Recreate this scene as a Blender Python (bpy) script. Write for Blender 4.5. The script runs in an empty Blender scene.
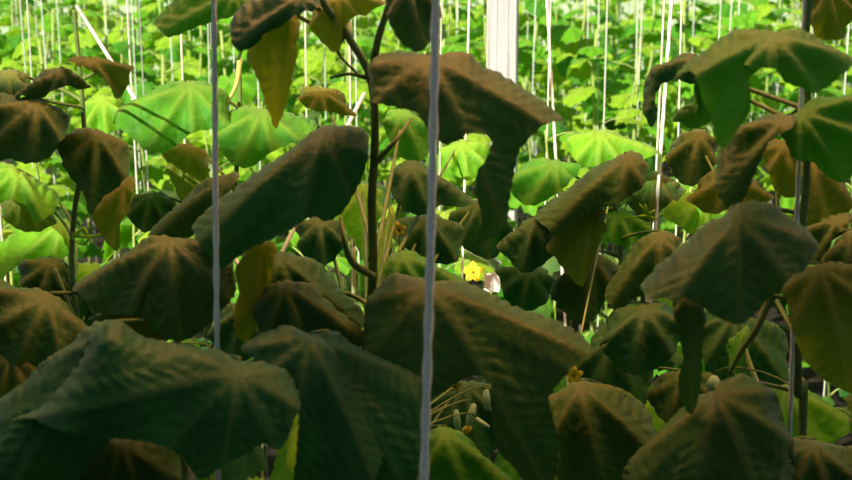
import bpy, bmesh, math, random
import numpy as np
from mathutils import Vector, Matrix
from mathutils.geometry import delaunay_2d_cdt

random.seed(11)
RNG = np.random.default_rng(5)
scene = bpy.context.scene
COL = scene.collection
R = math.radians

# ------------------------------------------------------------------ camera
PITCH = R(11.0)
CAMZ = 1.6
FPX = 1183.0
cam_d = bpy.data.cameras.new('camera')
cam = bpy.data.objects.new('camera', cam_d)
COL.objects.link(cam)
cam.location = (0, 0, CAMZ)
cam.rotation_euler = (R(90) - PITCH, 0, 0)
cam_d.sensor_width = 36
cam_d.lens = FPX / 852 * 36
cam_d.clip_start = 0.05
cam_d.dof.use_dof = True
cam_d.dof.focus_distance = 1.7
cam_d.dof.aperture_fstop = 9.0
scene.camera = cam

# ------------------------------------------------------------------ sky
world = bpy.data.worlds.new('sky')
scene.world = world
world.use_nodes = True
bg = world.node_tree.nodes['Background']
bg.inputs['Color'].default_value = (0.78, 0.92, 1.0, 1)
bg.inputs['Strength'].default_value = 0.3

# ------------------------------------------------------------------ sun and an added warm overhead light
SUN_TO = Vector((-0.50, -0.72, 0.55)).normalized()
sd = bpy.data.lights.new('sun', 'SUN')
sd.energy = 8.2
sd.angle = R(0.6)
sd.color = (1.0, 0.93, 0.72)
so = bpy.data.objects.new('sun', sd)
COL.objects.link(so)
so.rotation_euler = SUN_TO.to_track_quat('Z', 'Y').to_euler()


def area(name, loc, target, size, power, color):
    d = bpy.data.lights.new(name, 'AREA')
    d.shape = 'RECTANGLE'
    d.size, d.size_y = size
    d.energy = power
    d.color = color
    o = bpy.data.objects.new(name, d)
    COL.objects.link(o)
    o.location = loc
    o.rotation_euler = (Vector(loc) - Vector(target)).to_track_quat('Z', 'Y').to_euler()
    return o


area('added_warm_light', (0.15, 1.9, 2.6), (0.0, 1.2, 1.2), (2.4, 0.4), 54.0, (1.0, 0.44, 0.14))  # unseen warm area light, added to turn the leaf tops orange

# ------------------------------------------------------------------ exposure
vs = scene.view_settings
vs.view_transform = 'Standard'
vs.look = 'None'
vs.exposure = 0.0
vs.gamma = 1.0
vs.use_curve_mapping = False

# ------------------------------------------------------------------ pixel -> world
FW = Vector((0, math.cos(PITCH), -math.sin(PITCH)))
UP = Vector((0, math.sin(PITCH), math.cos(PITCH)))


def at(x, y, d):
    """point seen at pixel (x, y) at distance d along the view axis"""
    return Vector((0, 0, CAMZ)) + FW * d + Vector((1, 0, 0)) * ((x - 426) / FPX * d) + UP * ((240 - y) / FPX * d)


def at_np(x, y, d):
    f = np.array(FW); u = np.array(UP)
    P = np.zeros((len(x), 3))
    P += np.array([0, 0, CAMZ])
    P += d[:, None] * f + ((240 - y) / FPX * d)[:, None] * u
    P[:, 0] += (x - 426) / FPX * d
    return P


# ------------------------------------------------------------------ materials
def nodes_of(name):
    m = bpy.data.materials.new(name)
    m.use_nodes = True
    nt = m.node_tree
    nt.nodes.clear()
    out = nt.nodes.new('ShaderNodeOutputMaterial')
    return m, nt, out


def leaf_mat(name, base, vein, trans, tw=0.32, sheen=0.08, bump=0.6):
    m, nt, out = nodes_of(name)
    N = nt.nodes.new; L = nt.links.new
    at_ = N('ShaderNodeAttribute'); at_.attribute_name = 'vein'
    tc = N('ShaderNodeTexCoord')
    no = N('ShaderNodeTexNoise'); no.inputs['Scale'].default_value = 22; no.inputs['Detail'].default_value = 3
    L(tc.outputs['Object'], no.inputs['Vector'])
    hsv = N('ShaderNodeHueSaturation'); hsv.inputs['Color'].default_value = (*base, 1)
    mr = N('ShaderNodeMapRange'); mr.inputs['From Min'].default_value = .3; mr.inputs['From Max'].default_value = .7
    mr.inputs['To Min'].default_value = .7; mr.inputs['To Max'].default_value = 1.3
    L(no.outputs['Fac'], mr.inputs['Value']); L(mr.outputs['Result'], hsv.inputs['Value'])
    mix = N('ShaderNodeMixRGB'); mix.inputs['Color2'].default_value = (*vein, 1)
    L(at_.outputs['Fac'], mix.inputs['Fac']); L(hsv.outputs['Color'], mix.inputs['Color1'])
    p = N('ShaderNodeBsdfPrincipled')
    p.inputs['Roughness'].default_value = 0.5
    p.inputs['Specular IOR Level'].default_value = 0.14
    p.inputs['Sheen Weight'].default_value = sheen
    p.inputs['Sheen Roughness'].default_value = 0.5
    p.inputs['Sheen Tint'].default_value = (1.0, 0.9, 0.8, 1)
    L(mix.outputs['Color'], p.inputs['Base Color'])
    n2 = N('ShaderNodeTexNoise'); n2.inputs['Scale'].default_value = 95; n2.inputs['Detail'].default_value = 3
    L(tc.outputs['Object'], n2.inputs['Vector'])
    b = N('ShaderNodeBump'); b.inputs['Strength'].default_value = bump; b.inputs['Distance'].default_value = 0.003
    L(n2.outputs['Fac'], b.inputs['Height']); L(b.outputs['Normal'], p.inputs['Normal'])
    t = N('ShaderNodeBsdfTranslucent'); t.inputs['Color'].default_value = (*trans, 1)
    ms = N('ShaderNodeMixShader'); ms.inputs['Fac'].default_value = tw
    L(p.outputs['BSDF'], ms.inputs[1]); L(t.outputs['BSDF'], ms.inputs[2])
    L(ms.outputs['Shader'], out.inputs['Surface'])
    return m


def plain_mat(name, c1, c2=None, scale=30, rough=0.6, stretch=(1, 1, 1), bump=0.0, sss=None):
    m, nt, out = nodes_of(name)
    N = nt.nodes.new; L = nt.links.new
    tc = N('ShaderNodeTexCoord'); mp = N('ShaderNodeMapping'); mp.inputs['Scale'].default_value = stretch
    L(tc.outputs['Object'], mp.inputs['Vector'])
    no = N('ShaderNodeTexNoise'); no.inputs['Scale'].default_value = scale; no.inputs['Detail'].default_value = 4
    L(mp.outputs['Vector'], no.inputs['Vector'])
    cr = N('ShaderNodeValToRGB')
    cr.color_ramp.elements[0].position = .35; cr.color_ramp.elements[1].position = .65
    cr.color_ramp.elements[0].color = (*c1, 1); cr.color_ramp.elements[1].color = (*(c2 or c1), 1)
    L(no.outputs['Fac'], cr.inputs['Fac'])
    p = N('ShaderNodeBsdfPrincipled'); p.inputs['Roughness'].default_value = rough
    p.inputs['Specular IOR Level'].default_value = 0.3
    L(cr.outputs['Color'], p.inputs['Base Color'])
    if bump:
        b = N('ShaderNodeBump'); b.inputs['Strength'].default_value = bump; b.inputs['Distance'].default_value = 0.01
        L(no.outputs['Fac'], b.inputs['Height']); L(b.outputs['Normal'], p.inputs['Normal'])
    L(p.outputs['BSDF'], out.inputs['Surface'])
    return m


M = {}
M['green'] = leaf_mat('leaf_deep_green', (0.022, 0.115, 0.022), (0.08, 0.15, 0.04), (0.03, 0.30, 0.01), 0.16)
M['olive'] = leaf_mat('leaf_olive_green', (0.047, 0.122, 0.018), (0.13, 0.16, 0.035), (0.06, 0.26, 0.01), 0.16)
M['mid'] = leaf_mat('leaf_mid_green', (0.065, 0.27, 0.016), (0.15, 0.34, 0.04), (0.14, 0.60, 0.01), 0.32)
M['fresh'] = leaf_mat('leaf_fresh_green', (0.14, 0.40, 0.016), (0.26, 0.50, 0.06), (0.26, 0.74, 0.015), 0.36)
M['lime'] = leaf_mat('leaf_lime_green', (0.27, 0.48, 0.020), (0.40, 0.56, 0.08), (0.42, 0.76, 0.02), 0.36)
M['yellow'] = leaf_mat('leaf_yellowed', (0.24, 0.27, 0.014), (0.30, 0.30, 0.03), (0.46, 0.60, 0.01), 0.42)
M['rust'] = leaf_mat('leaf_yellow_olive', (0.12, 0.16, 0.016), (0.20, 0.21, 0.04), (0.28, 0.42, 0.01), 0.42)
M['stem'] = plain_mat('stem_green', (0.10, 0.17, 0.04), (0.17, 0.24, 0.06), 60, 0.55)
M['stem_pale'] = plain_mat('stem_pale_green', (0.30, 0.42, 0.10), (0.42, 0.50, 0.16), 60, 0.5)
M['string'] = plain_mat('twine_white', (0.66, 0.69, 0.64), (0.80, 0.83, 0.76), 300, 0.8)
M['soil'] = plain_mat('soil_dark', (0.012, 0.008, 0.006), (0.03, 0.02, 0.013), 9, 0.95, bump=0.8)
M['post'] = plain_mat('post_whitewash', (0.48, 0.44, 0.48), (0.66, 0.63, 0.66), 14, 0.8, (6, 6, .25), bump=0.2)
M['stake'] = plain_mat('stake_pale', (0.62, 0.66, 0.64), (0.78, 0.80, 0.78), 20, 0.5)
M['film'] = plain_mat('film_white', (0.40, 0.50, 0.36), (0.50, 0.58, 0.46), 2, 0.6)
M['screen'] = plain_mat('added_wall_blue', (0.16, 0.27, 0.36), (0.20, 0.32, 0.42), 3, 0.8)  # for the added shade wall, blue to cool the light it bounces
M['petal'] = plain_mat('petal_yellow', (0.88, 0.60, 0.02), (0.95, 0.72, 0.04), 80, 0.6)
M['fruit'] = plain_mat('young_cucumber_skin', (0.38, 0.62, 0.20), (0.62, 0.78, 0.42), 60, 0.5)
M['tag'] = plain_mat('plastic_white', (0.80, 0.80, 0.82), (0.88, 0.88, 0.9), 20, 0.4)


# ------------------------------------------------------------------ mesh helpers
def link_mesh(name, verts, faces, mat, parent=None, loc=(0, 0, 0), attrs=None, smooth=True, fmat=None):
    me = bpy.data.meshes.new(name)
    me.from_pydata([tuple(v) for v in verts], [], [tuple(int(i) for i in f) for f in faces])
    mats = mat if isinstance(mat, (list, tuple)) else [mat]
    for mm in mats:
        me.materials.append(mm)
    if fmat is not None:
        me.polygons.foreach_set('material_index', fmat)
    if smooth:
        me.polygons.foreach_set('use_smooth', [True] * len(me.polygons))
    if attrs is not None:
        a = me.attributes.new('vein', 'FLOAT', 'POINT')
        a.data.foreach_set('value', np.asarray(attrs, dtype=np.float32))
    me.update()
    o = bpy.data.objects.new(name, me)
    COL.objects.link(o)
    o.location = loc
    if parent:
        o.parent = parent
    return o


def tube_geo(pts, radii, sides=7, twist=0.0, lobes=0, lobe_amp=0.0):
    pts = [Vector(p) for p in pts]
    n = len(pts)
    if not hasattr(radii, '__len__'):
        radii = [radii] * n
    V = []; F = []
    prev = None
    for i, p in enumerate(pts):
        t = (pts[min(i + 1, n - 1)] - pts[max(i - 1, 0)])
        t.normalize()
        if prev is None:
            ref = Vector((0, 0, 1)) if abs(t.z) < .8 else Vector((1, 0, 0))
            a = t.cross(ref).normalized()
        else:
            a = (prev - t * prev.dot(t)).normalized()
        prev = a
        b = t.cross(a)
        for k in range(sides):
            an = 2 * math.pi * k / sides
            rr = radii[i] * (1 + lobe_amp * math.cos(lobes * (an + twist * i)))
            V.append(p + a * (rr * math.cos(an)) + b * (rr * math.sin(an)))
    for i in range(n - 1):
        for k in range(sides):
            k2 = (k + 1) % sides
            F.append((i * sides + k, i * sides + k2, (i + 1) * sides + k2, (i + 1) * sides + k))
    F.append(tuple(range(sides))[::-1])
    F.append(tuple((n - 1) * sides + k for k in range(sides)))
    return V, F


def bez(p0, p1, p2, p3, n=10):
    r = []
    for i in range(n + 1):
        t = i / n; s = 1 - t
        r.append(p0 * s ** 3 + p1 * 3 * s * s * t + p2 * 3 * s * t * t + p3 * t ** 3)
    return r


def smooth_path(pts, per=6):
    P = [Vector(p) for p in pts]
    r = []
    for i in range(len(P) - 1):
        a = P[max(i - 1, 0)]; b = P[i]; c = P[i + 1]; d = P[min(i + 2, len(P) - 1)]
        for k in range(per):
            t = k / per
            r.append(0.5 * ((2 * b) + (c - a) * t + (2 * a - 5 * b + 4 * c - d) * t * t + (3 * b - a - 3 * c + d) * t ** 3))
    r.append(P[-1])
    return r


def join(parts):
    V = []; F = []
    for v, f in parts:
        o = len(V)
        V += list(v)
        F += [tuple(i + o for i in q) for q in f]
    return V, F


def thing(name, label, cat, loc=(0, 0, 0), group=None):
    o = bpy.data.objects.new(name, None)
    COL.objects.link(o)
    o.location = loc
    o.empty_display_size = 0.05
    o['label'] = label
    o['category'] = cat
    if group:
        o['group'] = group
    return o


def tag(o, label, cat, group=None):
    o['label'] = label
    o['category'] = cat
    if group:
        o['group'] = group
    return o


def struct(o):
    o['kind'] = 'structure'
    return o


# ------------------------------------------------------------------ the setting
def box_geo(x0, x1, y0, y1, z0, z1):
    v = [(x0, y0, z0), (x1, y0, z0), (x1, y1, z0), (x0, y1, z0), (x0, y0, z1), (x1, y0, z1), (x1, y1, z1), (x0, y1, z1)]
    f = [(0, 3, 2, 1), (4, 5, 6, 7), (0, 1, 5, 4), (1, 2, 6, 5), (2, 3, 7, 6), (3, 0, 4, 7)]
    return v, f


nx, ny = 60, 60
gv = []; gf = []
for j in range(ny + 1):
    for i in range(nx + 1):
        gv.append((-8 + 16 * i / nx, -1.5 + 15.5 * j / ny, 0.012 * math.sin(i * 2.3 + j * 1.1) * math.sin(j * 1.7)))
for j in range(ny):
    for i in range(nx):
        a = j * (nx + 1) + i
        gf.append((a, a + 1, a + nx + 2, a + nx + 1))
g = struct(link_mesh('ground', gv, gf, M['soil']))
v, f = box_geo(-8, 8, 13.2, 13.25, 0, 3.6)
struct(link_mesh('wall_back', v, f, M['film'], smooth=False))
TWINE_TOP_Y = 0.86
v, f = box_geo(-6, 6, -1.5, -1.45, 0, 3.88)
struct(link_mesh('wall_shade_added', v, f, M['screen'], smooth=False))  # unseen wall added behind the camera to keep sun off the front leaves


# ------------------------------------------------------------------ traced near leaves
def resample(pts, closed=True, step=2.5, teeth=0.0, seed=0):
    P = np.array(pts, float)
    n = len(P)
    out = []
    for i in range(n):
        a, b, c, d = P[(i - 1) % n], P[i], P[(i + 1) % n], P[(i + 2) % n]
        L = np.linalg.norm(c - b)
        m = max(1, int(L / step))
        for k in range(m):
            t = k / m
            out.append(0.5 * ((2 * b) + (c - a) * t + (2 * a - 5 * b + 4 * c - d) * t * t + (3 * b - a - 3 * c + d) * t ** 3))
    out = np.array(out)
    if teeth:
        q = np.arange(len(out))
        tang = np.roll(out, -1, 0) - np.roll(out, 1, 0)
        tang /= (np.linalg.norm(tang, axis=1)[:, None] + 1e-6)
        nor = np.stack([tang[:, 1], -tang[:, 0]], 1)
        w = teeth * (np.abs(((q * step / 11.0 + seed) % 1.0) - .5) * 2 - .4)
        out += nor * w[:, None]
    return out


def inside(px, py, poly):
    x = poly[:, 0]; y = poly[:, 1]
    r = np.zeros(len(px), bool)
    j = len(x) - 1
    for i in range(len(x)):
        c = ((y[i] > py) != (y[j] > py)) & (px < (x[j] - x[i]) * (py - y[i]) / (y[j] - y[i] + 1e-9) + x[i])
        r ^= c
        j = i
    return r


def column_top(poly, xs):
    top = np.full(len(xs), np.inf); bot = np.full(len(xs), -np.inf)
    n = len(poly)
    for i in range(n):
        a = poly[i]; b = poly[(i + 1) % n]
        lo, hi = min(a[0], b[0]), max(a[0], b[0])
        if hi - lo < 1e-6:
            continue
        m = (xs >= lo - .01) & (xs <= hi + .01)
        yy = a[1] + (b[1] - a[1]) * (xs[m] - a[0]) / (b[0] - a[0])
        top[m] = np.minimum(top[m], yy); bot[m] = np.maximum(bot[m], yy)
    return top, bot


def lobe_geo(pts, A, d, F, yaw=0.0, tip=None, back=0.22, sp=13.0, amp=1.0, seed=0, grid=3.0):
    """A drooping leaf blade: the visible outline plus the blade that turns over the ridge and falls away behind it."""
    poly = resample(pts, teeth=1.3, seed=seed)
    i0 = int(np.argmin(poly[:, 0])); i1 = int(np.argmax(poly[:, 0]))
    # clockwise on screen (y down): left -> top -> right
    area2 = np.sum(poly[:, 0] * np.roll(poly[:, 1], -1) - np.roll(poly[:, 0], -1) * poly[:, 1])
    if area2 < 0:
        poly = poly[::-1].copy()
        i0 = int(np.argmin(poly[:, 0])); i1 = int(np.argmax(poly[:, 0]))
    n = len(poly)
    up = [poly[(i0 + k) % n] for k in range(((i1 - i0) % n) + 1)]
    lowc = [poly[(i1 + k) % n] for k in range(1, ((i0 - i1) % n))]
    up = np.array(up)
    xmin, xmax = poly[i0, 0], poly[i1, 0]
    W = xmax - xmin; H = poly[:, 1].max() - poly[:, 1].min()
    xs = np.arange(xmin, xmax + 1, 1.0)
    top, bot = column_top(poly, xs)
    good = np.isfinite(top)
    top = np.interp(xs, xs[good], top[good]); bot = np.interp(xs, xs[good], bot[good])
    k = max(3, int(W * 0.05)); ker = np.hanning(2 * k + 3); ker /= ker.sum()
    pad = np.pad(top, (k + 1, k + 1), mode='edge'); tops = np.convolve(pad, ker, 'valid')
    span = np.convolve(np.pad(bot - top, (k + 1, k + 1), mode='edge'), ker, 'valid')
    L = max(float(np.percentile(bot - top, 85)), 20.0)
    # domain with back flap
    u = np.clip((up[:, 0] - xmin) / W, 0, 1)
    hb = back * L * np.sqrt(np.clip(np.sin(np.pi * u), 0, 1)) * np.clip(np.interp(up[:, 0], xs, span) / L, .15, 1)
    upx = up.copy(); 
    # use the envelope for the flap's rim so that the rim never crosses itself
    rim = np.stack([xs[2:-2:3], np.interp(xs[2:-2:3], xs, top) - back * L * np.sqrt(np.clip(np.sin(np.pi * (xs[2:-2:3] - xmin) / W), 0, 1)) * np.clip(np.interp(xs[2:-2:3], xs, span) / L, .15, 1) - .6], 1)
    dom = np.concatenate([[poly[i0]], rim, [poly[i1]], np.array(lowc) if len(lowc) else np.zeros((0, 2))])
    # drop doubles
    keep = [0]
    for i in range(1, len(dom)):
        if np.linalg.norm(dom[i] - dom[keep[-1]]) > 0.35:
            keep.append(i)
    if np.linalg.norm(dom[keep[-1]] - dom[0]) < .35:
        keep.pop()
    dom = dom[keep]
    gx, gy = np.meshgrid(np.arange(xmin + 1, xmax, grid), np.arange(dom[:, 1].min(), dom[:, 1].max(), grid))
    gx = gx.ravel() + RNG.uniform(-.5, .5, gx.size); gy = gy.ravel() + RNG.uniform(-.5, .5, gy.size)
    ex = np.arange(xmin + 2, xmax - 2, grid)
    et = np.interp(ex, xs, top)
    for off in (-2.4, -.9, 0.0, .9, 2.4, 4.5):
        gx = np.concatenate([gx, ex]); gy = np.concatenate([gy, et + off])
    ins = inside(gx, gy, dom)
    gx = gx[ins]; gy = gy[ins]
    # keep away from the rim
    dmin = np.full(len(gx), 1e9)
    for q in dom:
        dmin = np.minimum(dmin, (gx - q[0]) ** 2 + (gy - q[1]) ** 2)
    gx = gx[dmin > 1.0]; gy = gy[dmin > 1.0]
    pts2 = [Vector((float(a), float(b))) for a, b in dom] + [Vector((float(a), float(b))) for a, b in zip(gx, gy)]
    nb = len(dom)
    res = delaunay_2d_cdt(pts2, [(i, (i + 1) % nb) for i in range(nb)], [], 1, 1e-4)
    vv = np.array([(p.x, p.y) for p in res[0]]); ff = [tuple(t) for t in res[2]]
    x, y = vv[:, 0], vv[:, 1]
    s = y - np.interp(x, xs, top)
    ss = y - np.interp(x, xs, tops)
    t = np.clip(np.where(s >= 0, np.maximum(s, 0), -s) / L, 0, 1)
    gq = (1 - (1 - t) ** 3) ** (1 / 3.0)
    front = s >= 0
    dep = np.where(front, d - F * gq, d + F * 0.9 * gq)
    py = np.where(front, y, (y - s) + (-s) * 0.85)
    # veins
    tipv = np.array(tip if tip is not None else poly[np.argmax(np.hypot(*(poly - np.array(A)).T))], float)
    th0 = math.atan2(tipv[1] - A[1], tipv[0] - A[0])
    rel = np.arctan2(y - A[1], x - A[0]) - th0
    rel = (rel + np.pi) % (2 * np.pi) - np.pi
    r = np.hypot(x - A[0], y - A[1])
    step = R(34)
    kk = np.clip(np.round(rel / step), -5, 5)
    dl = rel - kk * step
    along = r * np.cos(dl); perp = np.abs(r * np.sin(dl))
    q = (along - 0.75 * perp) / sp + 0.28 * np.sin(x / 17.0 + y / 29.0 + seed) + 0.22 * np.sin(y / 13.0 - x / 37.0)
    sec = 0.5 + 0.5 * np.cos(2 * np.pi * q)
    main = np.exp(-(perp / 2.6) ** 2)
    m2 = np.exp(-(perp / 6.0) ** 2)
    fade = np.clip(r / 25.0, 0, 1)
    px = d / FPX
    cell = (1 - sec ** 3) * (1 - m2) * (0.75 + 0.35 * np.cos(2 * np.pi * perp / (sp * 1.25)))
    h = amp * px * (1.9 * cell * fade + (3.4 * np.cos(2 * np.pi * dl / step) + 3.0 * np.exp(-(perp / 5.5) ** 2)) * np.clip(r / (0.5 * max(W, H)), 0, 1))
    dep = dep + yaw * (x - A[0]) * px
    P = at_np(x, py, dep)
    # displace along normals
    T = np.array(ff)
    fn = np.cross(P[T[:, 1]] - P[T[:, 0]], P[T[:, 2]] - P[T[:, 0]])
    vn = np.zeros_like(P)
    for c in range(3):
        np.add.at(vn, T[:, c], fn)
    view = P - np.array([0, 0, CAMZ])
    vn /= (np.linalg.norm(vn, axis=1)[:, None] + 1e-12)
    sign = np.sign(-(vn * view).sum(1)[front].mean())
    vn *= sign
    if sign < 0:
        ff = [f[::-1] for f in ff]
    P = P + vn * h[:, None]
    vein = np.clip(np.maximum(main * .9, 0.35 * sec ** 10 * fade * (1 - m2)), 0, 1)
    Aw = at(A[0], A[1], d + 0.004)
    return P, ff, vein, Aw


PLANTS = {}


def nearest_on(path, p):
    best = None
    for q in path:
        dd = (Vector(q) - p).length
        if best is None or dd < best[0]:
            best = (dd, Vector(q))
    return best[1]


def foreground_plant(key, label, stem_px, r0=0.006, extra=()):
    """stem_px: (x, y, d) from the ground up; the first point is dropped to the soil."""
    pts = [at(*q) for q in stem_px]
    base = Vector((pts[0].x, pts[0].y, 0.0))
    path = smooth_path([base] + pts, 8)
    root = thing('cucumber_plant', label, 'plant', base)
    n = len(path)
    V, F = tube_geo([p - base for p in path], [r0 * (1 - 0.45 * i / n) for i in range(n)], 8)
    parts = [(V, F)]
    for br in extra:
        bp = smooth_path([nearest_on(path, at(*br[0]))] + [at(*q) for q in br], 6)
        parts.append(tube_geo([p - base for p in bp], [r0 * .75 * (1 - .4 * i / len(bp)) for i in range(len(bp))], 7))
        path = path + bp
    V, F = join(parts)
    link_mesh('stem', V, F, M['stem'], root)
    PLANTS[key] = dict(root=root, base=base, path=path)
    return root


def near_leaf(plant, lobes, A, d, F=0.09, yaw=0.0, mat='green', tip=None, back=0.22, sp=13.0, amp=1.0, label=None, petiole=True, drop=30):
    """lobes: one outline, or a list of (outline, extra distance)"""
    if not isinstance(lobes[0][0], (list, tuple)) or len(lobes[0]) == 2 and not isinstance(lobes[0][0], (list, tuple)):
        lobes = [(lobes, 0.0)]
    pl = PLANTS[plant]
    V = []; Fc = []; vn = []
    Aw = None
    for i, (o, dd) in enumerate(lobes):
        P, ff, ve, a = lobe_geo(o, A, d + dd, F, yaw, tip if i == 0 else None, back, sp, amp, seed=len(bpy.data.meshes))
        off = len(V)
        V += [Vector(p) for p in P]
        Fc += [tuple(k + off for k in t) for t in ff]
        vn += list(ve)
        if Aw is None:
            Aw = a
    root = pl['root']; base = pl['base']
    # seat the petiole on the blade itself
    near = min(V, key=lambda p: (p - Aw).length)
    org = near.copy()
    o = link_mesh('leaf', [p - org for p in V], Fc, M[mat], root, org - base, vn)
    if label:
        o['label'] = label
    if petiole:
        def scr(w):
            w = w - Vector((0, 0, CAMZ))
            return 240 - FPX * w.dot(UP) / max(.1, w.dot(FW))
        cand = [q for q in pl['path'] if scr(org) + 6 < scr(q) < scr(org) + 170] or pl['path']
        tgt = nearest_on(cand, org + Vector((0, 0.05, -0.05)))
        q = tgt - org
        c1 = Vector((0, 0.09, -0.015)) + q * 0.2
        c2 = q * 0.85 + Vector((0, 0.05, 0.0))
        pp = bez(Vector((0, 0, 0)), c1, c2, q, 10)
        v, f = tube_geo(pp, [0.0021 + 0.0009 * i / 10 for i in range(11)], 6)
        link_mesh('petiole', v, f, M['stem'], o)
    return o


# --- plants of the shaded row in front
foreground_plant('A', 'dark shaded cucumber plant behind the left white cord, large pointed leaf at its foot',
                 [(185, 470, 1.50), (176, 390, 1.47), (180, 320, 1.45), (200, 262, 1.42), (228, 215, 1.36), (262, 185, 1.32)])
foreground_plant('B', 'shaded cucumber plant with a bare dark stem and yellowed leaves hanging near its top',
                 [(362, 470, 1.42), (362, 400, 1.40), (368, 330, 1.36), (373, 270, 1.28), (372, 200, 1.24), (375, 140, 1.22), (371, 80, 1.20), (350, 40, 1.19), (322, 0, 1.18), (305, -40, 1.18)],
                 extra=[[(371, 78, 1.20), (378, 40, 1.17), (392, -5, 1.14), (400, -40, 1.13)]], r0=0.0062)
foreground_plant('C', 'tall shaded cucumber plant with four broad leaves beside the thin grey cord',
                 [(800, 470, 1.42), (798, 390, 1.38), (797, 320, 1.32), (800, 250, 1.27), (806, 180, 1.24), (808, 110, 1.22), (806, 40, 1.2), (812, -20, 1.2)], r0=0.006)
foreground_plant('D', 'half-lit cucumber plant with drooping grey-green leaves around a yellow-green hanging one',
                 [(620, 430, 1.98), (615, 350, 1.97), (622, 290, 1.95), (618, 230, 1.93), (612, 190, 1.9)], r0=0.006)
foreground_plant('E', 'half-lit cucumber plant with two bright leaves and a thin curling yellow tendril',
                 [(84, 420, 1.95), (78, 330, 1.92), (72, 270, 1.9), (74, 215, 1.88), (84, 150, 1.8), (83, 110, 1.78), (78, 50, 1.76), (74, 10, 1.75)], r0=0.0055)
foreground_plant('G', 'leafy cucumber plant behind the left cord carrying a broad bright sunlit leaf',
                 [(232, 420, 2.05), (228, 300, 2.0), (232, 220, 1.98), (238, 150, 1.95), (240, 90, 1.93), (238, 60, 1.92)], r0=0.0055)

LEAVES = []
def NL(*a, **k):
    return near_leaf(*a, **k)


# bottom left
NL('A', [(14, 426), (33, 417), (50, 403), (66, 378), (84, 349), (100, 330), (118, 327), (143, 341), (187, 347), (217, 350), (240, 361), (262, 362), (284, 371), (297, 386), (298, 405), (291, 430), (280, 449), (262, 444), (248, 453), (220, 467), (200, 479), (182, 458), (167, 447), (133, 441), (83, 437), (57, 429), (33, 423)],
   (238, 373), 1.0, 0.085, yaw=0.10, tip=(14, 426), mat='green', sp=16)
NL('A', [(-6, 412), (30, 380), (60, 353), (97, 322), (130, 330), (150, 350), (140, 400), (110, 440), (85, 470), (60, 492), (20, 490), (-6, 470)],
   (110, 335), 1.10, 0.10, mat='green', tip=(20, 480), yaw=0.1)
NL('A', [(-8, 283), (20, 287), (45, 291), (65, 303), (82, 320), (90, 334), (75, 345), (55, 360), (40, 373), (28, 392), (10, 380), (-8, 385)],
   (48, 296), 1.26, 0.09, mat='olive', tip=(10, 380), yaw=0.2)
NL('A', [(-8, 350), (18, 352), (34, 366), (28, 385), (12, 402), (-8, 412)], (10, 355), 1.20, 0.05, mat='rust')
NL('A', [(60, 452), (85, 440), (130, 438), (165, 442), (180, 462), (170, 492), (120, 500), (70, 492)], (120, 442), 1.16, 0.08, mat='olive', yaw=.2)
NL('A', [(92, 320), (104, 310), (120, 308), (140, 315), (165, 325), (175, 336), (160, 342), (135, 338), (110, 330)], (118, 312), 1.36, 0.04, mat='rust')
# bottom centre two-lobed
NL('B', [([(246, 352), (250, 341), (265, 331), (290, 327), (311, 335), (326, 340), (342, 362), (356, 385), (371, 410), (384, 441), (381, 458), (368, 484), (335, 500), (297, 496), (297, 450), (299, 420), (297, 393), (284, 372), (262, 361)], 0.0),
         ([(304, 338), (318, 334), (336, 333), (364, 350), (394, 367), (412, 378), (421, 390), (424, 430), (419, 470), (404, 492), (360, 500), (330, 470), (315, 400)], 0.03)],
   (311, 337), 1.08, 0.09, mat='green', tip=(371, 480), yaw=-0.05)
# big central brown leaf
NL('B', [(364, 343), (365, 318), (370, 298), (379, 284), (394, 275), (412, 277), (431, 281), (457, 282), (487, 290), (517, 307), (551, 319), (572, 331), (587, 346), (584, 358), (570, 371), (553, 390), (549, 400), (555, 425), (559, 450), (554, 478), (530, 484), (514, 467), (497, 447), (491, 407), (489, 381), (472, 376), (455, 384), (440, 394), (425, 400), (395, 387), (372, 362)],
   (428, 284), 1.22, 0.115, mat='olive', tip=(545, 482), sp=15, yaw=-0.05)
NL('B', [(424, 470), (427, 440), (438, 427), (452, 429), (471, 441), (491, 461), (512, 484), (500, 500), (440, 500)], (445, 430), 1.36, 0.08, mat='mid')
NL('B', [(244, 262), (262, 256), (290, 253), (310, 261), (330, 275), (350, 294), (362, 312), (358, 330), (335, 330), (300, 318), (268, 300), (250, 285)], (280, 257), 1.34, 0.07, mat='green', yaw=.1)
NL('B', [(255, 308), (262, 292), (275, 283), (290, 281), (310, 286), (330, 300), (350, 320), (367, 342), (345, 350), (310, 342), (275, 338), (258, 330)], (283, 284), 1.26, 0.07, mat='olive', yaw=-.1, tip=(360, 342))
# lower right
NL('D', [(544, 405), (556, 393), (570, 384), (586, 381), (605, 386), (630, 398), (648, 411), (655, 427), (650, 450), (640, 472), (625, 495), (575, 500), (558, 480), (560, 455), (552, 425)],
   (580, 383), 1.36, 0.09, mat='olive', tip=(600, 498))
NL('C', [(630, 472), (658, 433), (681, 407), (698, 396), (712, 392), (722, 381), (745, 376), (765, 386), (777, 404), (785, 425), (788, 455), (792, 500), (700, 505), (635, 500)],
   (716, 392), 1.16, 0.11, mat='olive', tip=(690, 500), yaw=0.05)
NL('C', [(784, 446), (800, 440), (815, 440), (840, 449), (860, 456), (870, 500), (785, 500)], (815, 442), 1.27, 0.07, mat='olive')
NL('C', [(788, 280), (812, 266), (840, 262), (864, 270), (874, 300), (868, 392), (846, 391), (826, 381), (810, 366), (797, 345), (788, 312)], (820, 266), 1.18, 0.06, mat='rust', tip=(850, 391), yaw=-.1)
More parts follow.
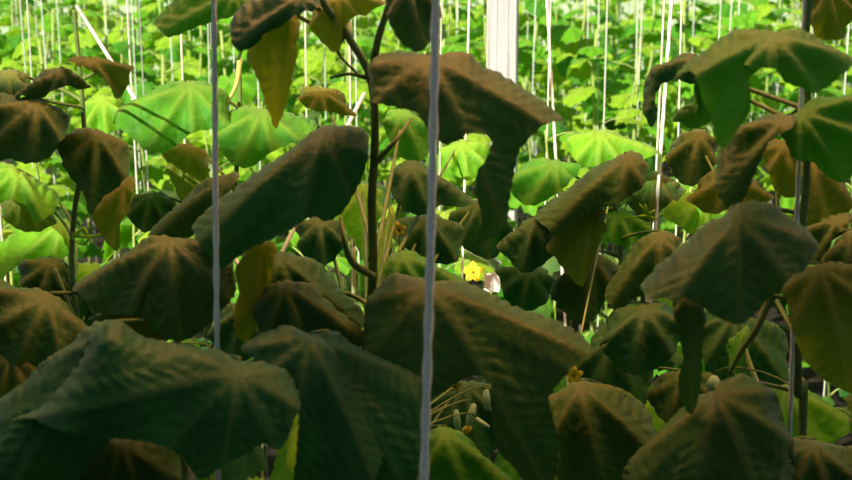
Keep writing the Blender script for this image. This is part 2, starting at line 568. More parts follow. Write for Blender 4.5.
# right big leaf
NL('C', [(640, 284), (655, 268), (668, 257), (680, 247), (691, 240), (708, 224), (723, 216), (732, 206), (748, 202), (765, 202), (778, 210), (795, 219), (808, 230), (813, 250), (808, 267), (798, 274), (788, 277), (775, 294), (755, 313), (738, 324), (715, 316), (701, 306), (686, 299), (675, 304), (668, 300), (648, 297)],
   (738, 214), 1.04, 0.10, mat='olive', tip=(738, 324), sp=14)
NL('C', [(673, 300), (686, 290), (702, 298), (705, 322), (702, 345), (701, 382), (692, 414), (682, 402), (678, 382), (683, 358), (677, 330)], (690, 292), 1.11, 0.03, mat='olive', tip=(692, 414), back=.06, amp=.5)
# upper right big leaf, two lobes
NL('C', [([(678, 74), (684, 62), (701, 50), (725, 38), (748, 30), (764, 30), (778, 34), (768, 55), (758, 72), (748, 82), (750, 110), (738, 128), (722, 149), (714, 138), (710, 113), (702, 98), (697, 80), (690, 72)], 0.0),
         ([(742, 60), (752, 44), (768, 34), (786, 31), (805, 32), (826, 41), (848, 60), (846, 70), (831, 84), (822, 90), (812, 94), (800, 88), (786, 82), (776, 72), (764, 67), (752, 70)], -0.012)],
   (773, 34), 1.06, 0.085, mat='mid', tip=(722, 149))
NL('C', [(713, 168), (722, 150), (736, 133), (752, 119), (775, 115), (794, 116), (791, 128), (773, 139), (762, 155), (752, 180), (740, 205), (728, 212), (716, 190)], (786, 117), 1.16, 0.07, mat='olive', tip=(722, 205), yaw=.05)
NL('C', [(786, 128), (798, 110), (812, 101), (830, 96), (856, 95), (870, 130), (860, 165), (842, 182), (826, 176), (812, 161), (796, 161), (787, 148)], (800, 112), 1.22, 0.07, mat='mid', tip=(842, 182), yaw=-.1)
NL('C', [(806, -8), (830, -20), (870, -10), (872, 10), (850, 22), (843, 38), (828, 40), (812, 32)], (830, -12), 1.30, 0.05, mat='rust')
NL('C', [(640, 104), (646, 88), (658, 70), (672, 60), (690, 53), (702, 62), (704, 78), (692, 84), (676, 80), (664, 82), (655, 94), (656, 112), (651, 128), (644, 116)], (694, 56), 1.3, 0.05, mat='green', tip=(650, 128), back=.15, sp=9)
NL('C', [(700, 62), (715, 70), (724, 90), (720, 110), (706, 124), (690, 128), (676, 122), (690, 108), (702, 96), (698, 80)], (706, 66), 1.34, 0.05, mat='mid', sp=9)
NL('C', [(800, 165), (818, 158), (835, 170), (848, 190), (846, 215), (830, 232), (815, 240), (803, 225), (808, 200)], (815, 160), 1.45, 0.06, mat='rust', sp=10)
NL('C', [(828, 262), (838, 240), (856, 228), (872, 240), (868, 275), (850, 288), (836, 282)], (850, 232), 1.3, 0.05, mat='olive', sp=10)
NL('C', [(806, 235), (818, 222), (835, 216), (850, 214), (848, 228), (832, 240), (826, 262), (816, 268), (808, 255)], (840, 217), 1.36, 0.05, mat='olive', sp=10)
# upper centre
NL('B', [(371, 66), (378, 54), (397, 51), (424, 54), (440, 55), (452, 53), (467, 55), (484, 66), (511, 77), (537, 95), (554, 112), (560, 121), (544, 127), (531, 137), (521, 148), (516, 165), (510, 195), (504, 227), (484, 242), (472, 247), (481, 222), (476, 190), (477, 172), (487, 158), (491, 138), (472, 133), (447, 144), (431, 133), (414, 113), (394, 107), (374, 104), (370, 84)],
   (428, 56), 1.15, 0.105, mat='olive', tip=(510, 240), sp=14)
NL('B', [(388, -10), (410, -22), (432, -12), (437, 18), (431, 40), (420, 53), (408, 48), (396, 36), (388, 16)], (408, -18), 1.06, 0.05, mat='olive', tip=(420, 53))
NL('B', [([(229, 24), (240, 11), (262, 1), (286, -8), (312, -8), (318, 8), (300, 14), (284, 24), (266, 34), (255, 46), (240, 52), (232, 42)], 0.0)], (300, -4), 1.10, 0.06, mat='green', tip=(240, 48))
NL('B', [(252, 62), (256, 46), (268, 30), (288, 12), (298, 18), (297, 50), (291, 85), (284, 112), (276, 129), (268, 108), (259, 84)], (292, 10), 1.15, 0.035, mat='yellow', tip=(276, 129), back=.06, label='yellowed leaf hanging limp')
NL('B', [(308, 22), (322, 2), (345, -8), (372, -10), (386, 4), (366, 14), (346, 24), (339, 52), (326, 46)], (338, -8), 1.22, 0.04, mat='yellow', tip=(339, 52), back=.08, label='yellowed leaf beside the fork of the stem')
NL('G', [(152, 20), (165, 8), (188, -6), (222, -12), (256, -6), (240, 12), (222, 20), (204, 24), (186, 32), (170, 38), (160, 30)], (235, -8), 1.45, 0.05, mat='mid', tip=(168, 36))
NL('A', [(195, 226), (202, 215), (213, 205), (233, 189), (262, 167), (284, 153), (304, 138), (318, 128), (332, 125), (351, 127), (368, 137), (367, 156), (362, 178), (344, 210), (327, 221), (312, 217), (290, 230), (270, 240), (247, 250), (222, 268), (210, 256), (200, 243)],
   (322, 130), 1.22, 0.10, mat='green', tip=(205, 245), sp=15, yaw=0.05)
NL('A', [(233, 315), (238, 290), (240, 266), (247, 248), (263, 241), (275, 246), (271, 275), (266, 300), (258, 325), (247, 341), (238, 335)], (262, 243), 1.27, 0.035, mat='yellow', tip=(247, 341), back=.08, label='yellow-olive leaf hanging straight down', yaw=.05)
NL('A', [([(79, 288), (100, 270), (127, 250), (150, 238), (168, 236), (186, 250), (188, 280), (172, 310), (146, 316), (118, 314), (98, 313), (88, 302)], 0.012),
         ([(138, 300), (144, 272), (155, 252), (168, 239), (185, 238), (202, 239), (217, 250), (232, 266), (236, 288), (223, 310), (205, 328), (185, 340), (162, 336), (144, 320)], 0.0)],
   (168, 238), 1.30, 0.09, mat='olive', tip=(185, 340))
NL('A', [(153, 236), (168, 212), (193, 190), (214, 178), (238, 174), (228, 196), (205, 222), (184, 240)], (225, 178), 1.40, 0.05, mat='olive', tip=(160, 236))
# middle left, half lit
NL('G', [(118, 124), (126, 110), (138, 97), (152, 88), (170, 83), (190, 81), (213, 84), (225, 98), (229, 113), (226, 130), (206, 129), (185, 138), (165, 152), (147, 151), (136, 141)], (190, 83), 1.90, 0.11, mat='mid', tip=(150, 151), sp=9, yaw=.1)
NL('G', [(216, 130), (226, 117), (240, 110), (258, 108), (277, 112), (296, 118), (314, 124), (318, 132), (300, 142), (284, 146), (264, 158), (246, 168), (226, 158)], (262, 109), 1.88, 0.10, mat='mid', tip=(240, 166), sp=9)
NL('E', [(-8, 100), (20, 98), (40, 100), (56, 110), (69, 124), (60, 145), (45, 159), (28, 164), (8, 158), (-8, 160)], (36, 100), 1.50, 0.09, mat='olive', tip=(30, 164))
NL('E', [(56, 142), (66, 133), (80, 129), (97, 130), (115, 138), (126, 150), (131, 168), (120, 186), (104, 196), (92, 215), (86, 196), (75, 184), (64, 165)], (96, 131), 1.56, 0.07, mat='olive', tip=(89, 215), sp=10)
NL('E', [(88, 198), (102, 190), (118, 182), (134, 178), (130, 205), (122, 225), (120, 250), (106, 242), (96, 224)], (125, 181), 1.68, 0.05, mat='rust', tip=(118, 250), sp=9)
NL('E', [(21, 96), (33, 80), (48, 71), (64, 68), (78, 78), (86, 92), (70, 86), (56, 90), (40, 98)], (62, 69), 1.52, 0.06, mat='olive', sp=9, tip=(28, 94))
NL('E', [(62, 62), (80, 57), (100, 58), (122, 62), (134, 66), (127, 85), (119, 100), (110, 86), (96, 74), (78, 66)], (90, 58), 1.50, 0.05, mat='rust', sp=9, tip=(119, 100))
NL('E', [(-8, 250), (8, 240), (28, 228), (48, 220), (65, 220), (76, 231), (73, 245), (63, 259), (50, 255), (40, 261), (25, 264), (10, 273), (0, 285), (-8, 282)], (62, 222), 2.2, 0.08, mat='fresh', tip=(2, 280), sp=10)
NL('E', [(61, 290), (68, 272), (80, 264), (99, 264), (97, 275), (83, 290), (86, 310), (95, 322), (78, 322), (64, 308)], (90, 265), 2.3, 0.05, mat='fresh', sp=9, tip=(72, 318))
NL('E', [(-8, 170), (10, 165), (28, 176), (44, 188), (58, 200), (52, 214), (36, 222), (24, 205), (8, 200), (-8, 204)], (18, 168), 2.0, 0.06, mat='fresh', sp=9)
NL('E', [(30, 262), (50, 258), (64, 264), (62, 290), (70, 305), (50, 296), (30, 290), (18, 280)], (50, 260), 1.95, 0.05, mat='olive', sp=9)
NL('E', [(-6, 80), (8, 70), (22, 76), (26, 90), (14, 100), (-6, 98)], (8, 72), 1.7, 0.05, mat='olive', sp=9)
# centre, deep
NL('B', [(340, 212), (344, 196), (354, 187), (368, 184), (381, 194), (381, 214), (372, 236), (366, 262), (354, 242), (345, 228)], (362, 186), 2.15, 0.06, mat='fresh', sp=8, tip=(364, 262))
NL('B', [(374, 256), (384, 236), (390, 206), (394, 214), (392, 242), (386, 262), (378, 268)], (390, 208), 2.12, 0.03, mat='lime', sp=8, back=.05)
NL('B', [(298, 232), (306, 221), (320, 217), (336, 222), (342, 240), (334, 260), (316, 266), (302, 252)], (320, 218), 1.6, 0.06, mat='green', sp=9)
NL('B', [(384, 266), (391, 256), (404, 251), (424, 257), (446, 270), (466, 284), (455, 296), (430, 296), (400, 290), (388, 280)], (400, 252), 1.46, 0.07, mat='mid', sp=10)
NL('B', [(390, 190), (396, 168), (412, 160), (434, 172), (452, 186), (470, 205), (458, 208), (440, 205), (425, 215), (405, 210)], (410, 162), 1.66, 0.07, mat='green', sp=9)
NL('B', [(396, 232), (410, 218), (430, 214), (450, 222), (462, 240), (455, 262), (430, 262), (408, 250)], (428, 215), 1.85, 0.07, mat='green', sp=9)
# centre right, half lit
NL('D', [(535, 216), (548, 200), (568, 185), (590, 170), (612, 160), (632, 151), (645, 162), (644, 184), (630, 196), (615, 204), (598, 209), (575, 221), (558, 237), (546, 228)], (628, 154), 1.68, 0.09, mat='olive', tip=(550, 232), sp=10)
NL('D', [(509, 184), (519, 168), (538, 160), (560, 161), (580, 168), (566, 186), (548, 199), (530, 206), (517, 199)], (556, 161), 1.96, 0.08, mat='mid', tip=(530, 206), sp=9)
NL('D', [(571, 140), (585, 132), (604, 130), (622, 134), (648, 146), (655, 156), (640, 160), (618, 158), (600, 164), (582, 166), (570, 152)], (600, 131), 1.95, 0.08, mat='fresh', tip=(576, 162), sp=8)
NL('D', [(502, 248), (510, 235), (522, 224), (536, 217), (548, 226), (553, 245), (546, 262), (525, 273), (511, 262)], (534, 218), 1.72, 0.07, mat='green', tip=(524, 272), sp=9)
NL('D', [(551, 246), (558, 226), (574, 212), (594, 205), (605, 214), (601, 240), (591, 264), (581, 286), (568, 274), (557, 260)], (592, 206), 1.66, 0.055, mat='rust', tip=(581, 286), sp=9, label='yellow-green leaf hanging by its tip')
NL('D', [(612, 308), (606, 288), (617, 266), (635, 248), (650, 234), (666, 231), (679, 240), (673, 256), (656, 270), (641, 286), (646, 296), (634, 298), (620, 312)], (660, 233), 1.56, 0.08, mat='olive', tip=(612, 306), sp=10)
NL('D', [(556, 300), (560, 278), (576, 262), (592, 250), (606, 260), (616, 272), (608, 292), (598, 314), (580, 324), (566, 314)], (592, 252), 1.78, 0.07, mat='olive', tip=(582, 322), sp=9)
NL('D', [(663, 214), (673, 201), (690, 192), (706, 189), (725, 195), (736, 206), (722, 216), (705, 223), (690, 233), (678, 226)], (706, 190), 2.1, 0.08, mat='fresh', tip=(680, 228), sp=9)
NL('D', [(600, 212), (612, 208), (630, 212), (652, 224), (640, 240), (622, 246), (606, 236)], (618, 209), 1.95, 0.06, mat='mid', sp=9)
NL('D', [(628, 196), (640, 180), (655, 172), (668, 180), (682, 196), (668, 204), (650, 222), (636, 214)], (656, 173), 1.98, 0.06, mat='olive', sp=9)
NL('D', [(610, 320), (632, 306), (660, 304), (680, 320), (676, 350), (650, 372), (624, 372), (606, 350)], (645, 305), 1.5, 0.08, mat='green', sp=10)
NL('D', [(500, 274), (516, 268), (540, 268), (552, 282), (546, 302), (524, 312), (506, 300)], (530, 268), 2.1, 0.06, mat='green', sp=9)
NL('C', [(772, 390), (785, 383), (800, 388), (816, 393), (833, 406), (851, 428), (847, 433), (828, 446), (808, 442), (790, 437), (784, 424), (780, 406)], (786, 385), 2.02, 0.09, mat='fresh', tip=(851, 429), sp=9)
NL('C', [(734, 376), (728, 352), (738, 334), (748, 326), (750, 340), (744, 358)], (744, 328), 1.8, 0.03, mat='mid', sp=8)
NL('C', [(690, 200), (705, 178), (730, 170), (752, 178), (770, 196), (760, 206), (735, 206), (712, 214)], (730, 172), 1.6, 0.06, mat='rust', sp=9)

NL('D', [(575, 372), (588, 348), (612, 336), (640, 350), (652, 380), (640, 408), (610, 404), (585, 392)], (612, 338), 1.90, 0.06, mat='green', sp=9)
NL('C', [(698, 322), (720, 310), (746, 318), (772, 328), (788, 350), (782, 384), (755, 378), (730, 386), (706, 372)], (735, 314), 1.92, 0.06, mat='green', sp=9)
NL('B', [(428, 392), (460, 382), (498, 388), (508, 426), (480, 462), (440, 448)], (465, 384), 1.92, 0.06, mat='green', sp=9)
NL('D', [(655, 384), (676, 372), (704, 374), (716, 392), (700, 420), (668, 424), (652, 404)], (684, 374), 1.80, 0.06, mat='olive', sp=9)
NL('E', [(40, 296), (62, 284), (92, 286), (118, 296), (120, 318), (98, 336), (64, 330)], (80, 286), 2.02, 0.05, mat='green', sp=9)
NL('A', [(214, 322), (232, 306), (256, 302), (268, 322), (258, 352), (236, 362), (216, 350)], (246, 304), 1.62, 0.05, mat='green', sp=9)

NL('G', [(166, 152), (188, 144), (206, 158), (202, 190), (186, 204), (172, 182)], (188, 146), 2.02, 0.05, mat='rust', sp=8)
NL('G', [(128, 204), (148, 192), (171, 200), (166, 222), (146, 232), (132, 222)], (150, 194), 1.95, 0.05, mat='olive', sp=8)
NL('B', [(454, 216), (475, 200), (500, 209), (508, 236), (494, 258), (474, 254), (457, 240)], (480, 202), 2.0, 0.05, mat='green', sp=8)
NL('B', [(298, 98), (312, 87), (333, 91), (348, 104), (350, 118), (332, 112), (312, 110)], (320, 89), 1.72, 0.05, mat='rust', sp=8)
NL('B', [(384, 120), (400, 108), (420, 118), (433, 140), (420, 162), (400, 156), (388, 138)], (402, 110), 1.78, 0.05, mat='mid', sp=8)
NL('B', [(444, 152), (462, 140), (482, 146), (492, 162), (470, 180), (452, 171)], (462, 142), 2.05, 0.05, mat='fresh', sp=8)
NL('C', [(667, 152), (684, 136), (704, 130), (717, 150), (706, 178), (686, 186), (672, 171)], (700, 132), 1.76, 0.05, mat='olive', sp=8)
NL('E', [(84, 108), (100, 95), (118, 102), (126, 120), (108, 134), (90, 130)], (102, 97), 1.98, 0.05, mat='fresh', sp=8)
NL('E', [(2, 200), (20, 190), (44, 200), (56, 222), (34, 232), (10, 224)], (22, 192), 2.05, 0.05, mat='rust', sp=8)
NL('C', [(764, 150), (784, 140), (802, 150), (806, 178), (790, 198), (772, 184)], (786, 142), 1.5, 0.05, mat='rust', sp=8)

# ------------------------------------------------------------------ flowers, young cucumbers, tendrils, buds
def flower_part(plant, px, d, size=0.016, petal_tilt=0.5, face=(0, -1, .2)):
    pl = PLANTS[plant]
    c = at(px[0], px[1], d)
    V = []; F = []
    q = Vector(face).to_track_quat('Z', 'Y')
    for k in range(5):
        a = 2 * math.pi * k / 5 + .3
        o = len(V)
        for (rr, w, z) in ((0.1, .16, 0), (.5, .40, .18), (.85, .3, .12), (1.12, .03, -.05)):
            for sgn in (-1, 0, 1):
                p = Vector((rr * math.cos(a) - sgn * w * math.sin(a), rr * math.sin(a) + sgn * w * math.cos(a), z - .06 * abs(sgn)))
                V.append(q @ (p * size))
        for r_ in range(3):
            for s_ in range(2):
                b = o + r_ * 3 + s_
                F.append((b, b + 1, b + 4, b + 3))
    fl = link_mesh('flower', V, F, M['petal'], pl['root'], c - pl['base'])
    fl['label'] = 'small yellow star flower'
    tgt = nearest_on(pl['path'], c) - c
    pp = bez(Vector((0, 0.004, 0)), Vector((0, .02, -.01)), tgt * .6 + Vector((0, 0, .02)), tgt, 8)
    v, f = tube_geo(pp, [0.0014] * 9, 5)
    link_mesh('flower_stalk', v, f, M['stem_pale'], fl)
    v, f = tube_geo([q @ Vector((0, 0, -.3 * size)), q @ Vector((0, 0, .1 * size)), q @ Vector((0, 0, .35 * size))], [.0012, .0024, .001], 6)
    link_mesh('stamen', v, f, M['rust'], fl)
    return fl


def fruit_part(plant, p0, p1, d, r=0.004, petal=True):
    pl = PLANTS[plant]
    a = at(p0[0], p0[1], d); b = at(p1[0], p1[1], d)
    ax = b - a
    n = 9
    pts = [ax * (i / n) + Vector((0, -.004 * math.sin(math.pi * i / n), 0)) for i in range(n + 1)]
    rad = [r * (.35 + .65 * math.sin(math.pi * (0.08 + .86 * i / n)) ** .6) for i in range(n + 1)]
    V, F = tube_geo(pts, rad, 8)
    o = link_mesh('young_cucumber', V, F, M['fruit'], pl['root'], a - pl['base'])
    o['label'] = 'tiny pale young cucumber'
    tgt = nearest_on(pl['path'], a) - a
    pp = bez(Vector((0, 0, 0)), Vector((0, .01, .02)), tgt * .7 + Vector((0, 0, .03)), tgt, 8)
    v, f = tube_geo(pp, [0.0013] * 9, 5)
    link_mesh('stalk', v, f, M['stem'], o)
    if petal:
        v, f = tube_geo([ax * .98, ax * 1.1 + Vector((.002, 0, 0)), ax * 1.3 + Vector((-.001, 0, 0)), ax * 1.42], [r * .5, r * .95, r * 1.15, r * .3], 7)
        w = link_mesh('withered_flower', v, f, M['petal'], o)
    return o


flower_part('B', (473, 272), 2.62, 0.022)
flower_part('D', (574, 375), 1.42, 0.0105)
flower_part('B', (399, 230), 1.7, 0.012, face=(.5, -1, .6))
flower_part('B', (455, 386), 1.75, 0.011, face=(.3, -1, -.4))
fruit_part('B', (474, 404), (468, 425), 1.62, 0.0055)
fruit_part('B', (476, 418), (489, 427), 1.60, 0.0036, petal=False)
fruit_part('B', (486, 390), (487, 409), 1.66, 0.0055, petal=False)
fruit_part('B', (456, 410), (458, 430), 1.68, 0.0050, petal=False)
fruit_part('C', (714, 377), (711, 391), 1.5, 0.0085, petal=False)


def tendril(plant, pix, d, r=0.0016, mat='lime', name='tendril'):
    pl = PLANTS[plant]
    pts = smooth_path([at(x, y, d + dd) for x, y, dd in pix], 7)
    a = pts[0]
    V, F = tube_geo([p - a for p in pts], [r * (1 - .6 * i / len(pts)) for i in range(len(pts))], 6)
    return link_mesh(name, V, F, M[mat], pl['root'], a - pl['base'])


tendril('E', [(76, 236, .02), (96, 236, -.04), (114, 226, -.06), (127, 210, -.06), (133, 190, -.04), (132, 172, 0), (126, 165, 0.02)], 1.84, 0.0030, 'lime')
tendril('E', [(76, 236, .02), (84, 228, -.04), (88, 240, -.05), (80, 244, -.04), (72, 236, -.04), (80, 230, -.05)], 1.84, 0.0022, 'lime')
tendril('E', [(74, 320, .0), (66, 296, -.05), (55, 268, -.06)], 1.90, 0.004, 'stem_pale', 'leaf_stalk')
tendril('B', [(373, 276, 0), (352, 262, -.02), (344, 238, -.02), (341, 218, 0)], 1.27, 0.0045, 'stem', 'side_shoot')
tendril('B', [(373, 80, 0), (350, 74, -.03), (330, 78, -.04)], 1.2, 0.0028, 'stem', 'side_shoot')
tendril('B', [(374, 165, 0), (396, 140, -.0), (412, 118, .05)], 1.22, 0.0035, 'stem', 'side_shoot')
tendril('B', [(345, 35, 0), (338, 52, -.01), (356, 72, -.01), (371, 82, 0)], 1.195, 0.0022, 'stem', 'side_shoot')
tendril('C', [(798, 265, 0), (770, 300, .02), (756, 330, .02), (742, 350, .04), (730, 372, .06)], 1.30, 0.0055, 'stem', 'side_shoot')
tendril('G', [(240, 60, 0), (236, 85, -.05), (226, 105, -.06)], 1.92, 0.005, 'stem_pale', 'side_shoot')
tendril('D', [(618, 235, 0), (600, 222, .0), (640, 216, -.05), (648, 210, -.06)], 1.93, 0.002, 'lime')
# star bud (pale sepals)
for k, (dx, dy) in enumerate(((-9, -12), (-3, -12), (7, -6), (9, 3), (-8, 0))):
    tendril('D', [(648, 216, .0), (648 + dx * .5, 216 + dy * .6, -.012), (648 + dx, 216 + dy, -.012)], 1.84, 0.0030, 'lime', 'sepal')


# ------------------------------------------------------------------ support twine
def twine(pxs, d, r, label, group=None, sides=8, seg=0.006, twisted=True, cut=None):
    p = [at(x, y, d) for x, y in pxs]
    a, b = p[0], p[-1]
    dirv = (a - b) / (a.z - b.z)
    top = a + dirv * (2.66 - a.z)
    bot = b - dirv * b.z
    top.y = min(top.y, TWINE_TOP_Y - .02) if d < 1.25 else top.y
    if d < 1.25:
        ctrl = [bot] + p[::-1] + [top]
    else:
        ctrl = [bot, top]
    L = sum((ctrl[i + 1] - ctrl[i]).length for i in range(len(ctrl) - 1))
    pts = []
    for i in range(len(ctrl) - 1):
        n = max(2, int((ctrl[i + 1] - ctrl[i]).length / seg))
        pts += [ctrl[i].lerp(ctrl[i + 1], k / n) for k in range(n)]
    pts.append(ctrl[-1])
    org = Vector((pts[0].x, pts[0].y, 0))
    V, F = tube_geo([q - org for q in pts], r, sides, 0.5 if twisted else 0, 2, 0.16 if twisted else 0)
    o = link_mesh('support_twine', V, F, M['string'], None, org)
    return tag(o, label, 'twine', group)


twine([(436, 0), (431, 240), (424, 480)], 0.94, 0.0035, 'thick grey-blue cord hanging in front of all the leaves, across the centre')
twine([(214, 0), (217, 350)], 1.10, 0.0027, 'pale cord hanging in front of the dark leaves, ending behind the large pointed leaf', twisted=True)
twine([(805, -10), (795, 270), (788, 480)], 1.20, 0.0024, 'thin grey cord beside the bare stem at the right edge of the shaded row')
twine([(668, 50), (658, 160), (653, 260)], 1.92, 0.0030, 'white slanting cord beside the half-lit plant with the yellow-green hanging leaf')
twine([(547, 0), (556, 160)], 2.5, 0.0030, 'white cord hanging just right of the white post in front of the bright rows')
twine([(469, 10), (463, 250)], 2.2, 0.0022, 'thin cord hanging behind the yellow star flower')

# ------------------------------------------------------------------ white post, leaning stakes, tag
pa = at(503, 40, 5.2)
w = 0.066
v, f = [], []
prof = [(-w, -.05), (-w + .012, -.066), (-.03, -.066), (-.024, -.060), (-.018, -.066), (.02, -.066), (.026, -.060), (.032, -.066), (w - .012, -.066), (w, -.05), (w, .05), (-w, .05)]
for z in [i * 0.2 for i in range(16)]:
    for (a, b) in prof:
        v.append((a + .002 * math.sin(z * 3), b, z))
npf = len(prof)
for i in range(15):
    for k in range(npf):
        k2 = (k + 1) % npf
        f.append((i * npf + k, i * npf + k2, (i + 1) * npf + k2, (i + 1) * npf + k))
f.append(tuple(range(npf))[::-1]); f.append(tuple(15 * npf + k for k in range(npf)))
tag(link_mesh('greenhouse_post', v, f, M['post'], None, (pa.x, pa.y, 0), smooth=False),
    'white grooved upright post standing among the sunlit plants', 'post')


def stake(p0, p1, d0, d1, r, label):
    a = at(*p0, d0); b = at(*p1, d1)
    dv = (b - a)
    end = b + dv * 0.25
    t = -a.z / dv.z if dv.z else 0
    foot = a + dv * t if dv.z > 0 else a + dv * t
    hi, lo = (a, b) if a.z > b.z else (b, a)
    dn = (lo - hi)
    k = lo.z / -dn.z
    bottom = lo + dn * k
    topp = hi - dn * 0.02
    V, F = tube_geo([(bottom.lerp(topp, i / 12)) - bottom for i in range(13)], r, 10)
    return tag(link_mesh('leaning_stake', V, F, M['stake'], None, bottom), label, 'stake')


stake((78, 8), (138, 104), 2.75, 2.45, 0.0042, 'pale round stake leaning down through the leaves at upper left')
stake((363, 96), (284, 248), 2.15, 1.98, 0.0036, 'thin pale stake leaning behind the big dark leaf by the bare stem')

# small white plastic label clipped at the twine
c = at(494, 282, 2.66)
hw, hh, th = .0222, .0225, .0009
base2 = [(-hw, -hh), (hw * .55, -hh), (hw * .6, -.002), (hw, .004), (hw, hh * .75), (hw * .5, hh), (-.3 * hw, hh * .93), (-hw, hh * .8)]
v = [(x, -th, z) for x, z in base2] + [(x, th + .002 * math.sin(x * 150), z) for x, z in base2]
nb = len(base2)
f = [tuple(range(nb)), tuple(range(2 * nb - 1, nb - 1, -1))] + [(i, i + nb, (i + 1) % nb + nb, (i + 1) % nb) for i in range(nb)]
tg = link_mesh('plant_tag', v, f, M['tag'], None, c, smooth=False)
tag(tg, 'small white plastic tag by the yellow star flower behind the big brown leaf', 'tag')
v, f = tube_geo([Vector((0, 0, hh)), Vector((-.01, 0.001, hh + .02)), at(465, 250, 2.2) - c], .0008, 5)
link_mesh('tie', v, f, M['string'], tg)


# ------------------------------------------------------------------ generic cucumber leaves for the rows behind
def polar_leaf(seed, size=0.1, nr=7, na=34, droop=0.5, mats='fresh'):
    rng = random.Random(seed)
    ang = [0, 26, 52, 76, 104, 132, 160, 180]
    rad = [1.0, .74, .86, .68, .74, .62, .52, .16]
    rad = [q * rng.uniform(.92, 1.08) for q in rad]
    V = [Vector((0, 0, 0))]; F = []; ve = [1.0]
    tw = rng.uniform(-.25, .25); fold = rng.uniform(.05, .16)
    for i in range(1, nr + 1):
        for k in range(na):
            a = -180 + 360 * (k + .5) / na
            rr = np.interp(abs(a), ang, rad)
            if i == nr:
                rr *= 1 + .045 * (1 if k % 2 else -1)
            q = rr * i / nr
            th = R(a)
            x = q * math.cos(th); y = q * math.sin(th)
            st = 52
            dl = (abs(a) + st / 2) % st - st / 2
            dv = abs(math.sin(R(dl))) * q
            z = -droop * q ** 2 * (.55 + .45 * abs(math.cos(th))) + fold * q * math.cos(2 * math.pi * dl / st) * .7
            z += .035 * math.sin(q * 22 + dl * .2) * (1 - math.exp(-(dv / .08) ** 2))
            z += tw * x * y
            V.append(Vector((x, y, z)) * size)
            ve.append(max(0, math.exp(-(dv / .05) ** 2)) * .8)
    for k in range(na - 1):
        F.append((0, 1 + k, 1 + k + 1))
    for i in range(nr - 1):
        for k in range(na - 1):
            a = 1 + i * na + k
            F.append((a, a + na, a + na + 1, a + 1))
    return V, F, ve


MID = []
for i, (m, dr) in enumerate([('fresh', .5), ('fresh', .8), ('mid', .6), ('mid', .35), ('lime', .5), ('lime', .75), ('fresh', .3), ('mid', .9), ('fresh', .6), ('lime', .35), ('olive', .7), ('mid', .5), ('olive', .5), ('green', .6)]):
    MID.append((m,) + polar_leaf(100 + i, 0.105, 7, 34, dr))


def leaf_frame(p, az, tilt, sc, plen, roll=0.0):
    """matrix of a leaf whose petiole leaves the stem at p"""
    return (Matrix.Translation(p) @ Matrix.Rotation(az, 4, 'Z') @ Matrix.Translation(Vector((plen, 0, plen * .35))) @
            Matrix.Rotation(tilt, 4, 'Y') @ Matrix.Rotation(roll, 4, 'X') @ Matrix.Scale(sc, 4))


mid_leaf_src = []
first_use = [True] * len(MID)
PLEN = 0.085
for i, (m, V, F, ve) in enumerate(MID):
    me_o = link_mesh('leaf', V, F, M[m], None, attrs=ve)
    mid_leaf_src.append(me_o)
pet_src = None


def ordinal(n):
    return ['first', 'second', 'third', 'fourth', 'fifth', 'sixth', 'seventh', 'eighth', 'ninth', 'tenth', 'eleventh', 'twelfth', 'thirteenth'][n]


def mid_plant(x, y, h, label, rng, leafsize=1.0, group=None):
    base = Vector((x, y, 0))
    root = thing('cucumber_plant', label, 'plant', base, group)
    pts = []
    for i in range(9):
        t = i / 8
        pts.append(Vector((.02 * math.sin(t * 9 + x * 5), .02 * math.cos(t * 8 + x * 3), h * t)))
    path = smooth_path(pts, 4)
    v, f = tube_geo(path, [.0055 * (1 - .5 * i / len(path)) for i in range(len(path))], 6)
    link_mesh('stem', v, f, M['stem_pale'] if rng.random() < .6 else M['stem'], root)
    az = rng.uniform(0, 6.28)
    z = 0.30 + rng.uniform(0, .08)
    nl = 0
    while z < h:
        az += R(137) + rng.uniform(-.4, .4)
        sc = leafsize * rng.uniform(.8, 1.15) * (1 if z < h - .25 else .75 if z < h - .1 else .5)
        top = (h - z) < .15
        tilt = rng.uniform(.15, .75) if not top else rng.uniform(-.3, .4)
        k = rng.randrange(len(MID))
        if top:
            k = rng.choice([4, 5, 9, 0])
        if (z < h * .62 and rng.random() < .4) or y < 2.15 or (y < 2.5 and rng.random() < .5):  # darker leaf colours in the nearest rows stand in for shade
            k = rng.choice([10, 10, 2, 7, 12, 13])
        p = min(path, key=lambda q: abs(q.z - z))
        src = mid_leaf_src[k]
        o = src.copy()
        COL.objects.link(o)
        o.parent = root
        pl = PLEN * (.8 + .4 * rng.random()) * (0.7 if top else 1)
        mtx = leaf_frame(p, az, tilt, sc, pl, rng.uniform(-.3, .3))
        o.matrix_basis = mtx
        inv = mtx.inverted()
        q = inv @ p
        pp = bez(Vector((0, 0, 0)), Vector((-.03, 0, .006)), q * .7 + Vector((0, 0, .02)), q, 5)
        v, f = tube_geo(pp, .0024, 5)
        link_mesh('petiole', v, f, M['stem_pale'], o)
        z += rng.uniform(.06, .085)
        nl += 1
    if rng.random() < .5:
        z0 = h * rng.uniform(.6, .95)
        p = min(path, key=lambda q: abs(q.z - z0))
        a2 = rng.uniform(3.6, 5.8)
        pts = [Vector((0, 0, 0))] + [Vector((math.cos(a2) * t * .12, math.sin(a2) * t * .12, .05 * math.sin(t * 3))) for t in (.3, .6, 1.0)]
        v, f = tube_geo(smooth_path(pts, 4), .0015, 5)
        link_mesh('tendril', v, f, M['lime'], root, p)
    return root


